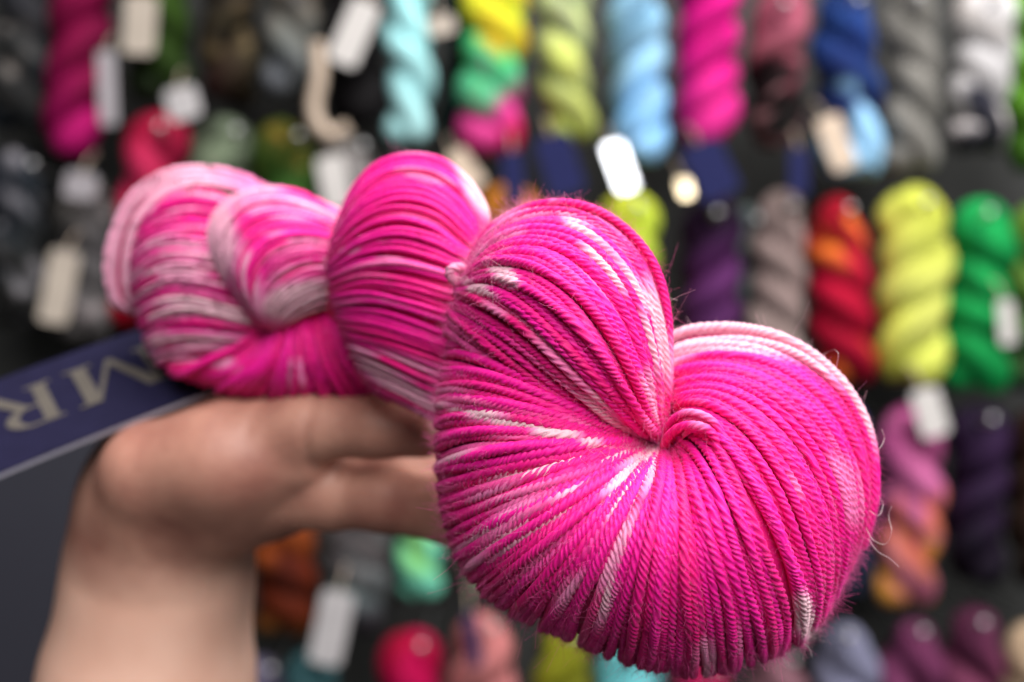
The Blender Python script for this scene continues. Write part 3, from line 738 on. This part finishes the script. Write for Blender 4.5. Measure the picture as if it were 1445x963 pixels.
FA = [
 ([(662, 392), (705, 340), (770, 310), (840, 325), (895, 390), (925, 480), (936, 600)], -.012, .262, .256),
 ([(655, 388), (688, 328), (735, 298), (787, 288), (838, 299), (882, 327), (917, 372), (938, 440), (943, 500), (941, 565), (937, 618)], .012, .259, .246),
 ([(655, 392), (698, 342), (755, 319), (818, 328), (868, 370), (903, 430), (924, 500), (932, 560), (935, 618)], .023, .257, .246),
 ([(653, 396), (698, 364), (757, 360), (813, 390), (858, 442), (894, 512), (915, 570), (932, 619)], .030, .255, .246),
 ([(650, 402), (697, 390), (752, 410), (808, 455), (853, 510), (890, 567), (928, 620)], .033, .254, .246),
 ([(647, 410), (689, 414), (740, 443), (790, 490), (840, 542), (882, 582), (923, 620)], .031, .253, .247),
 ([(643, 424), (680, 442), (730, 475), (782, 520), (832, 562), (872, 594), (918, 620)], .0295, .253, .248),
 ([(638, 442), (675, 468), (726, 505), (780, 545), (835, 580), (868, 600), (912, 620)], .0272, .254, .249),
 ([(634, 470), (670, 496), (724, 530), (780, 566), (832, 592), (868, 606), (908, 622)], .023, .255, .250),
]
gA = [profile_guide(p, H, d0, d1, -0.16, 1.05) for p, H, d0, d1 in FA]
# strands of the upper lobe start at the hollow, so turn them round
gA = [g[::-1] for g in gA]
blA = [
 (858, 372, 100, 13, 48, .9, .8), (925, 470, 16, 70, -12, .9, .8), (712, 388, 26, 10, 35, .9, .9), (690, 420, 40, 9, 38, .9, .9), (858, 585, 50, 12, 48, 1.0, .85),
 (740, 305, 50, 9, -10, .45, .7), (705, 350, 40, 12, -30, .45, .5), (915, 560, 14, 40, -10, .6, .6), (800, 520, 60, 10, 42, .4, .4),
]
nA = lobe(gA, 0.00205, 0.00105, True, blA, white=0.0, sink=0.0007, seed=2, lay=True, rate=0.54)

# short strands wrapped round the hollow
FT = [
 ([(946, 622), (952, 598), (974, 582), (1003, 590), (1022, 614), (1036, 650)], .010, .240, .228),
 ([(944, 628), (950, 608), (970, 594), (998, 600), (1015, 622), (1024, 656)], .011, .238, .227),
 ([(942, 632), (950, 616), (968, 606), (992, 611), (1005, 630), (1010, 660)], .011, .237, .227),
]
nT = lobe([profile_guide(p, H, d0, d1, -0.05, 1.0) for p, H, d0, d1 in FT], 0.0014, 0.00094, True, [(985, 592, 22, 10, 20, .45, .6)], white=0, seed=3, rate=0.2, fuzz=0.6, core_in=0.0022)

# second lobe of the twist
FM = [
 ([(676, 350), (691, 314), (684, 282), (660, 247), (625, 221), (580, 213), (534, 226), (500, 262), (478, 312)], .006, .292, .318),
 ([(672, 354), (668, 322), (642, 287), (602, 263), (552, 262), (506, 288), (470, 335)], .018, .290, .314),
 ([(680, 368), (645, 345), (610, 320), (560, 309), (510, 324), (464, 366)], .024, .288, .312),
 ([(690, 396), (650, 384), (610, 370), (560, 358), (510, 364), (464, 388)], .026, .286, .311),
 ([(695, 438), (640, 430), (580, 412), (520, 402), (468, 412)], .027, .285, .311),
 ([(695, 490), (640, 480), (590, 462), (530, 444), (474, 440)], .026, .285, .311),
 ([(695, 540), (650, 530), (600, 512), (540, 490), (486, 474)], .024, .286, .311),
 ([(695, 585), (650, 574), (600, 556), (550, 532), (503, 512)], .020, .288, .311),
 ([(690, 625), (650, 614), (610, 596), (562, 572), (522, 550)], .014, .291, .311),
]
gM = [profile_guide(p, H, d0, d1, 0.0, 1.28) for p, H, d0, d1 in FM]
blM = [(674, 262, 20, 60, -28, 1.0, 1.0), (565, 545, 80, 14, 34, .8, .75), (600, 565, 60, 20, 34, .6, .6), (540, 360, 60, 6, 5, .5, .5), (560, 425, 60, 7, 10, .5, .5), (600, 250, 40, 8, 15, .4, .5), (520, 505, 30, 8, 30, .6, .6)]
nM = lobe(gM, 0.00132, 0.00080, False, blM, white=0.0, seed=4, clump=0.5, seg=0.0008, rate=0.60, fuzz=0.35, jit=0.00025)

# third lobe, shell shaped, with its pale tip
FL = [
 ([(510, 312), (462, 288), (415, 267), (366, 263), (320, 281), (295, 318), (299, 366), (328, 416), (362, 458)], .008, .352, .352),
 ([(510, 335), (458, 312), (406, 299), (360, 306), (330, 334), (325, 375), (344, 420), (370, 462)], .020, .350, .350),
 ([(510, 360), (460, 340), (415, 336), (375, 351), (352, 385), (354, 428), (377, 464)], .027, .348, .348),
 ([(510, 388), (465, 375), (425, 380), (391, 402), (374, 434), (380, 465)], .026, .347, .347),
 ([(510, 412), (465, 407), (430, 418), (401, 438), (384, 466)], .022, .347, .347),
 ([(510, 442), (465, 437), (430, 444), (403, 458), (386, 470)], .014, .348, .348),
]
gL = [profile_guide(p, H, d0, d1, 0.0, 1.12) for p, H, d0, d1 in FL]
nL = lobe(gL, 0.00118, 0.00078, False, [(310, 340, 24, 70, 0, .8, .9), (350, 280, 50, 18, -15, .7, .7), (345, 390, 20, 60, -15, .7, .7), (430, 425, 70, 30, -8, .95, .92), (400, 300, 70, 10, 5, .55, .5), (440, 340, 60, 7, 8, .5, .5)],
          white=0.05, seed=5, seg=0.001, rate=0.85, strong=0.65, fuzz=0.12, jit=0.00025, clump=0.5)

# far end of the hank
FK = [
 ([(360, 300), (318, 276), (272, 266), (228, 280), (194, 318)], .014, .378, .392),
 ([(360, 330), (312, 318), (258, 314), (216, 325), (186, 352)], .022, .376, .390),
 ([(370, 372), (312, 357), (252, 350), (212, 360), (184, 386)], .026, .374, .389),
 ([(380, 424), (318, 404), (256, 391), (216, 399), (188, 420)], .028, .372, .388),
 ([(400, 466), (322, 444), (264, 433), (222, 441), (197, 456)], .027, .370, .386),
 ([(410, 484), (330, 478), (272, 476), (232, 483), (210, 492)], .022, .370, .384),
 ([(410, 505), (332, 508), (278, 512), (246, 515), (226, 518)], .014, .370, .382),
]
gK = [profile_guide(p, H, d0, d1, 0.0, 1.25) for p, H, d0, d1 in FK]
nK = lobe(gK, 0.0013, 0.00086, False, [(250, 295, 60, 5, -5, .6, .7), (250, 345, 60, 6, 0, .7, .6), (250, 385, 60, 7, 0, .75, .8), (250, 440, 80, 9, -3, .9, .8), (260, 480, 80, 10, 0, .85, .8), (240, 505, 50, 8, 5, .6, .7)],
          white=0.05, seed=6, seg=0.0012, rate=0.80, strong=0.6, fuzz=0.06, jit=0.0003, clump=0.5)
FW = [
 ([(182, 440), (160, 425), (151, 375), (166, 315), (196, 268), (240, 243), (295, 239), (350, 251), (405, 280)], .008, .402, .392),
 ([(190, 438), (172, 420), (168, 376), (180, 320), (208, 278), (248, 254), (298, 250), (346, 261), (400, 285)], .013, .400, .390),
 ([(204, 436), (190, 415), (186, 378), (196, 326), (222, 289), (258, 270), (300, 265), (342, 274), (392, 295)], .014, .399, .388),
]
gW = [profile_guide(p, H, d0, d1, -0.1, 1.0) for p, H, d0, d1 in FW]
nW = lobe(gW, 0.0021, 0.0012, False, [(175, 300, 14, 50, 30, .6, .5)], white=0.0, seed=7, seg=0.0014, rate=0.2, fuzz=0.1, uw=lambda u, t: 0.88 * (1 - 0.45 * np.clip((t - 0.7) * 5, 0, 1)))

# underside, in the palm
FU = [
 ([(372, 466), (335, 488), (288, 505), (246, 515), (222, 516)], .016, .362, .378),
 ([(386, 462), (350, 502), (312, 520), (282, 530), (262, 532)], .020, .360, .374),
 ([(400, 455), (372, 510), (345, 535), (325, 548), (315, 553)], .022, .358, .370),
 ([(418, 448), (408, 512), (402, 545), (398, 562), (396, 570)], .023, .356, .366),
 ([(440, 440), (452, 510), (468, 545), (476, 565), (479, 574)], .023, .353, .360),
 ([(462, 430), (490, 500), (518, 538), (534, 562), (540, 572)], .020, .350, .354),
 ([(482, 420), (512, 480), (552, 520), (580, 552), (592, 566)], .014, .346, .348),
]
gU = [profile_guide(p, H, d0, d1, 0.0, 1.2) for p, H, d0, d1 in FU]
nU = lobe(gU, 0.0024, 0.0013, False, [(300, 505, 40, 10, 20, .6, .6), (420, 525, 14, 20, 0, .5, .4)], white=0.0, seed=8, seg=0.0012, rate=0.22, fuzz=0.06)
print('strands', nA, nB, nT, nM, nL, nK, nW, nU, sum((nA, nB, nT, nM, nL, nK, nW, nU)))

# heart of the hank, hidden under the strands
P = catmull(WN([225, 330, 430, 560, 690, 820, 930], [400, 405, 420, 400, 470, 560, 660], [.402, .392, .388, .330, .292, .268, .258]), 60)
R_ = np.interp(np.linspace(0, 1, 60), [0, .18, .36, .55, .72, .88, 1], [.007, .013, .014, .017, .015, .015, .006])
V, fs, s_, a_2 = tube(P, R_, np.ones(20), np.arange(20) / 20 * 2 * math.pi)
child('inner_yarn', mesh('inner_yarn', V, fs, attrs={'dye': np.tile([*DEEP, 1], (len(V), 1)), 'fibre': V * 0.3}), M_YARN, hank)

# little loop of tie yarn where the upper lobe tucks in
P = catmull(WN([652, 640, 634, 639, 650, 660, 668], [402, 396, 386, 379, 378, 384, 394], [.252, .249, .248, .2475, .248, .250, .253]), 60)
V, fs, s_, a_2 = tube(P, np.full(60, 0.00115), *PLY_HI, pitch=0.0055)
n_ = len(V)
child('tie_strand', mesh('tie_strand', V, fs, attrs={'dye': np.concatenate([np.tile(PALE * 0.6 + WHITE * 0.4, (n_, 1)), np.ones((n_, 1))], 1), 'fibre': V * 0.5}), M_YARN, hank, 'pale pink loop of tie yarn')

# halo of loose fibres
def hair_mesh():
    r = np.random.default_rng(77)
    Vs, Qs, Ds = [], [], []
    base = 0
    sel = FUZZ
    nseg = 4
    for (p, n, t, w) in sel:
        ln = 0.0007 + 0.0025 * r.random() ** 2
        if r.random() < 0.02: ln *= 2.4
        dirv = n * r.uniform(0.15, 1.0) + t / (np.linalg.norm(t) + 1e-9) * r.normal(0, 0.9) + r.normal(0, 0.45, 3)
        dirv /= np.linalg.norm(dirv)
        curl = r.normal(0, 0.55, 3)
        k = np.linspace(0, 1, nseg)[:, None]
        P = p + dirv * ln * k + curl * ln * k ** 2 * 0.7 + np.sin(k * r.uniform(2, 7)) * r.normal(0, 0.08, 3) * ln
        rad = 0.000016 * r.uniform(0.7, 1.5)
        x = np.cross(dirv, [0.2, 0.5, 0.8]); x /= np.linalg.norm(x); y = np.cross(dirv, x)
        ring = np.stack([x, -0.5 * x + 0.87 * y, -0.5 * x - 0.87 * y]) * rad
        Vs.append((P[:, None, :] + ring[None]).reshape(-1, 3))
        i = base + np.arange(nseg - 1)[:, None] * 3; j = np.arange(3)[None]; j2 = (j + 1) % 3
        Qs.append(np.stack([i + j, i + j2, i + 3 + j2, i + 3 + j], -1).reshape(-1, 4))
        c = (PALE * 0.4 + HOT * 0.6) * (1 - w) + WHITE * w
        Ds.append(np.tile(np.append(c, 1), (nseg * 3, 1)))
        base += nseg * 3
    V = np.concatenate(Vs)
    print('fibres', len(sel))
    return mesh('loose_fibre', V, np.concatenate(Qs), attrs={'dye': np.concatenate(Ds), 'fibre': V})
fz = child('loose_fibre', hair_mesh(), M_YARN, hank, 'soft halo of fine stray fibres')
fz['kind'] = 'stuff'

# a few long stray fibres off the shaded side of the front lobe
for pts in ([(1222, 745), (1232, 762), (1250, 768), (1258, 750), (1254, 728), (1258, 715)], [(1225, 760), (1238, 778), (1255, 788), (1268, 800)], [(1226, 720), (1240, 728), (1246, 712), (1240, 700)],
            [(1130, 905), (1142, 915), (1146, 928)], [(1180, 520), (1183, 500), (1178, 494)], [(930, 410), (944, 420), (956, 424)], [(1228, 640), (1242, 632), (1248, 618), (1244, 606)]):
    P = catmull(WN([p[0] for p in pts], [p[1] for p in pts], [0.240 - 0.004 * (i % 2) for i in range(len(pts))]), 30)
    V, fs, _, _ = tube(P, np.full(30, 0.00004), np.ones(4), np.arange(4) / 4 * 2 * math.pi)
    child('stray_fibre', mesh('stray_fibre', V, fs, attrs={'dye': np.tile([.75, .6, .62, 1], (len(V), 1)), 'fibre': V}), M_YARN, hank)

# ------------------------------------------------------------------ navy label under the far end of the hank
BR = WN(330, 540, .385); TRc = WN(225, 458, .43); BLc = WN(-90, 691, .33)
eA = BLc - BR; eB = TRc - BR
LA, LB = np.linalg.norm(eA), np.linalg.norm(eB)
eA /= LA; eB = eB / LB; eB = eB - eA * (eA @ eB); eB /= np.linalg.norm(eB)
nT_ = np.cross(eA, eB)
if nT_[2] < 0: nT_ = -nT_
tag = thing('paper_label', tuple(BR), 'navy card label with champagne foil letters under the far end of the pink hank', 'paper label')
def leaf(name, z0, z1, inset, mat):
    n = 18
    aa = np.linspace(0, LA * 1.18, n)
    V = []
    for a in aa:
        sag = -0.0035 * (a / LA) ** 2
        for b, z in ((inset, z0), (LB - inset, z0), (LB - inset, z1), (inset, z1)):
            V.append(BR + eA * a + eB * b + nT_ * (z + sag))
    V = np.array(V)
    i = np.arange(n - 1)[:, None] * 4; j = np.arange(4)[None]; j2 = (j + 1) % 4
    Q = np.stack([i + j, i + j2, i + 4 + j2, i + 4 + j], -1).reshape(-1, 4)
    return child(name, mesh(name, V, [Q, np.array([[0, 1, 2, 3], [4 * n - 1, 4 * n - 2, 4 * n - 3, 4 * n - 4]])], smooth=False), mat, tag)
leaf('cover', 0.0, 0.0004, 0.0, M_NAVY)
leaf('inner_leaf', -0.0013, -0.0001, 0.0, M_PAPER)
def tag_letter(q, a0, wid, b_top, b_bot):
    o0 = BR + eA * (a0 * LA) + eB * (b_bot * LB) + nT_ * (0.00042 - 0.0035 * a0 ** 2)
    child('foil_letter', letter_mesh('foil_letter', q, o0, eA * wid * LA - nT_ * 0.007 * a0 * wid, -eB * (b_bot - b_top) * LB, nT_, 0.00012), M_GOLD, tag)
tag_letter(MQ, 0.178, 0.33, 0.30, 0.765)
tag_letter(RQ, 0.545, 0.30, 0.32, 0.775)

# ------------------------------------------------------------------ hand and forearm: one continuous surface
def rm(px_r, d): return px_r / F * float(near(d))
caps = []
def chain(pts, k=0.008):
    for a, b in zip(pts[:-1], pts[1:]):
        caps.append((WN(a[0], a[1], a[2]), WN(b[0], b[1], b[2]), rm(a[3], a[2]), rm(b[3], b[2]), k))
chain([(203, 1230, .440, 152), (209, 960, .434, 133), (226, 800, .424, 115), (230, 715, .415, 108)], .016)
chain([(216, 664, .368, 70), (320, 650, .361, 68), (420, 640, .357, 58)], .014)          # edge of the palm
chain([(222, 708, .396, 82), (330, 690, .390, 62), (400, 692, .384, 54)], .018)          # heel falling back to the wrist
chain([(240, 660, .425, 78), (330, 640, .42, 76), (440, 640, .41, 62)], .016)            # middle of the palm
chain([(250, 640, .46, 66), (350, 610, .455, 62), (430, 620, .44, 54)], .016)            # thumb side of the palm
chain([(335, 622, .362, 56), (430, 608, .350, 49), (452, 604, .347, 45), (535, 603, .337, 43), (598, 613, .330, 34)], .003)   # little finger
chain([(400, 696, .372, 54), (470, 700, .362, 47), (545, 704, .352, 46), (640, 722, .338, 46), (720, 742, .328, 42)], .003)   # ring finger
chain([(410, 665, .395, 56), (560, 672, .378, 52), (680, 692, .362, 49), (760, 712, .350, 42)], .005)   # middle finger
chain([(420, 640, .425, 54), (560, 640, .412, 50), (665, 650, .400, 46), (735, 660, .392, 40)], .005)   # forefinger
chain([(265, 615, .465, 62), (350, 560, .472, 56), (425, 515, .470, 48), (470, 490, .466, 42)], .006)   # thumb

def sdf(X):
    D = None
    for a, b, ra, rb, k in caps:
        ab = b - a
        t = np.clip(((X - a) @ ab) / (ab @ ab), 0, 1)
        d = np.linalg.norm(X - a - t[..., None] * ab, axis=-1) - (ra + (rb - ra) * t)
        if D is None:
            D = d
        else:
            h = np.clip(0.5 + 0.5 * (D - d) / k, 0, 1)
            D = d * h + D * (1 - h) - k * h * (1 - h)
    # creases across the finger and at the wrist
    for cpx, cpy, cd, ax, ay, reach, depth, wid in ((452, 604, .347, 1, .10, .014, .0009, .0010), (374, 612, .357, 1, .25, .015, .0006, .0010), (336, 620, .362, 1, .3, .016, .0004, .0014),
                                                     (500, 700, .357, 1, .2, .012, .0004, .0013)):
        c = WN(cpx, cpy, cd)
        n = np.array([ax, -0.25, -ay]); n = n / np.linalg.norm(n)
        dist = (X - c) @ n
        r2 = np.linalg.norm(X - c, axis=-1)
        D = D + depth * np.exp(-(dist / wid) ** 2) * np.clip((reach - r2) / 0.004, 0, 1)
    return D

def surface_nets(lo, hi, step):
    ax = [np.arange(lo[i], hi[i] + step, step) for i in range(3)]
    X = np.stack(np.meshgrid(*ax, indexing='ij'), -1).astype(np.float32)
    D = sdf(X)
    n0, n1, n2 = D.shape
    ins = D < 0
    corner = [(i, j, k) for i in (0, 1) for j in (0, 1) for k in (0, 1)]
    cnt = sum(ins[i:n0 - 1 + i, j:n1 - 1 + j, k:n2 - 1 + k].astype(np.int8) for i, j, k in corner)
    act = (cnt > 0) & (cnt < 8)
    ids = np.full(act.shape, -1, np.int64)
    A = np.argwhere(act)
    ids[act] = np.arange(len(A))
    acc = np.zeros((len(A), 3)); num = np.zeros(len(A))
    for a in corner:
        for axis in range(3):
            if a[axis]: continue
            b = list(a); b[axis] = 1
            da = D[A[:, 0] + a[0], A[:, 1] + a[1], A[:, 2] + a[2]]
            db = D[A[:, 0] + b[0], A[:, 1] + b[1], A[:, 2] + b[2]]
            m = (da < 0) != (db < 0)
            t = np.where(m, da / np.where(m, da - db, 1), 0)
            p = np.array(a, float)[None].repeat(len(A), 0)
            p[:, axis] += t
            acc[m] += p[m]; num[m] += 1
    V = (A + acc / num[:, None]) * step + np.array(lo)
    Q = []
    for axis in range(3):
        u, v = (axis + 1) % 3, (axis + 2) % 3
        s0 = [slice(None)] * 3; s1 = [slice(None)] * 3
        s0[axis] = slice(0, -1); s1[axis] = slice(1, None)
        a, b = ins[tuple(s0)], ins[tuple(s1)]
        E = np.argwhere(a != b)
        E = E[(E[:, u] > 0) & (E[:, v] > 0) & (E[:, u] < D.shape[u] - 1) & (E[:, v] < D.shape[v] - 1)]
        flip = a[E[:, 0], E[:, 1], E[:, 2]]
        q = []
        for du, dv in ((1, 1), (0, 1), (0, 0), (1, 0)):
            c = E.copy(); c[:, u] -= du; c[:, v] -= dv
            q.append(ids[c[:, 0], c[:, 1], c[:, 2]])
        q = np.stack(q, 1)
        q[~flip] = q[~flip][:, ::-1]
        Q.append(q)
    return V, np.concatenate(Q)

ends = np.array([np.r_[c[q] + sg * c[2 + q]] for c in caps for q in (0, 1) for sg in (-1, 1)])
lo = ends.min(0) - 0.004; hi = ends.max(0) + 0.004
lo[2] = max(lo[2], CAM_Z - 0.165)
V, Q = surface_nets(lo, hi, 0.0015)
skin, nt, b = new_mat('skin', 0.5)
tc = nt.nodes.new('ShaderNodeTexCoord')
n1 = nt.nodes.new('ShaderNodeTexNoise'); n1.inputs['Scale'].default_value = 45; n1.inputs['Detail'].default_value = 5
n2 = nt.nodes.new('ShaderNodeTexNoise'); n2.inputs['Scale'].default_value = 900; n2.inputs['Detail'].default_value = 2
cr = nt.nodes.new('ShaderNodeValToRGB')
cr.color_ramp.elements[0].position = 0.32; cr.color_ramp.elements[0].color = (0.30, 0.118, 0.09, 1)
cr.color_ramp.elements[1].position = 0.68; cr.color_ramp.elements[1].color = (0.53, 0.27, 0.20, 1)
bp = nt.nodes.new('ShaderNodeBump'); bp.inputs['Strength'].default_value = 0.25; bp.inputs['Distance'].default_value = 0.0006
nt.links.new(tc.outputs['Object'], n1.inputs['Vector']); nt.links.new(tc.outputs['Object'], n2.inputs['Vector'])
nt.links.new(n1.outputs['Fac'], cr.inputs['Fac']); # palm redder than forearm, with the hand's shade painted in as darker colour
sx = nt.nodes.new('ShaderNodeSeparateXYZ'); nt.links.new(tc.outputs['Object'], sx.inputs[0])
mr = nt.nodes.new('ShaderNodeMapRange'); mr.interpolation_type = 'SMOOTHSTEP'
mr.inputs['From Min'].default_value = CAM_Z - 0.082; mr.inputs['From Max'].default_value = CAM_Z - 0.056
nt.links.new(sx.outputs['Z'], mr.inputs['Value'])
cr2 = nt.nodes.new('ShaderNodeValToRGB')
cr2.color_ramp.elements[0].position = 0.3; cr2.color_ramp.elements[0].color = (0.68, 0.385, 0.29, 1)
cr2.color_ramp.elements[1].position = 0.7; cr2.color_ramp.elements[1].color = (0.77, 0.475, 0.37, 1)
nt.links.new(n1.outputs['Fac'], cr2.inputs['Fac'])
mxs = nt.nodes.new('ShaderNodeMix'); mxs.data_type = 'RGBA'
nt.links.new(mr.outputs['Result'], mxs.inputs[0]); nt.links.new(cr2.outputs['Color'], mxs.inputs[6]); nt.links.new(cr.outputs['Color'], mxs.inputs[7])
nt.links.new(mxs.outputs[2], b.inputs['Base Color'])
nt.links.new(n2.outputs['Fac'], bp.inputs['Height']); nt.links.new(bp.outputs['Normal'], b.inputs['Normal'])
b.inputs['Subsurface Weight'].default_value = 0.12
b.inputs['Subsurface Radius'].default_value = (1.0, 0.35, 0.2)
b.inputs['Subsurface Scale'].default_value = 0.004
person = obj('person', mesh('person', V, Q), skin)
person['label'] = 'bare raised forearm and open palm carrying the pink hank, fingers stretched under it'
person['category'] = 'person'
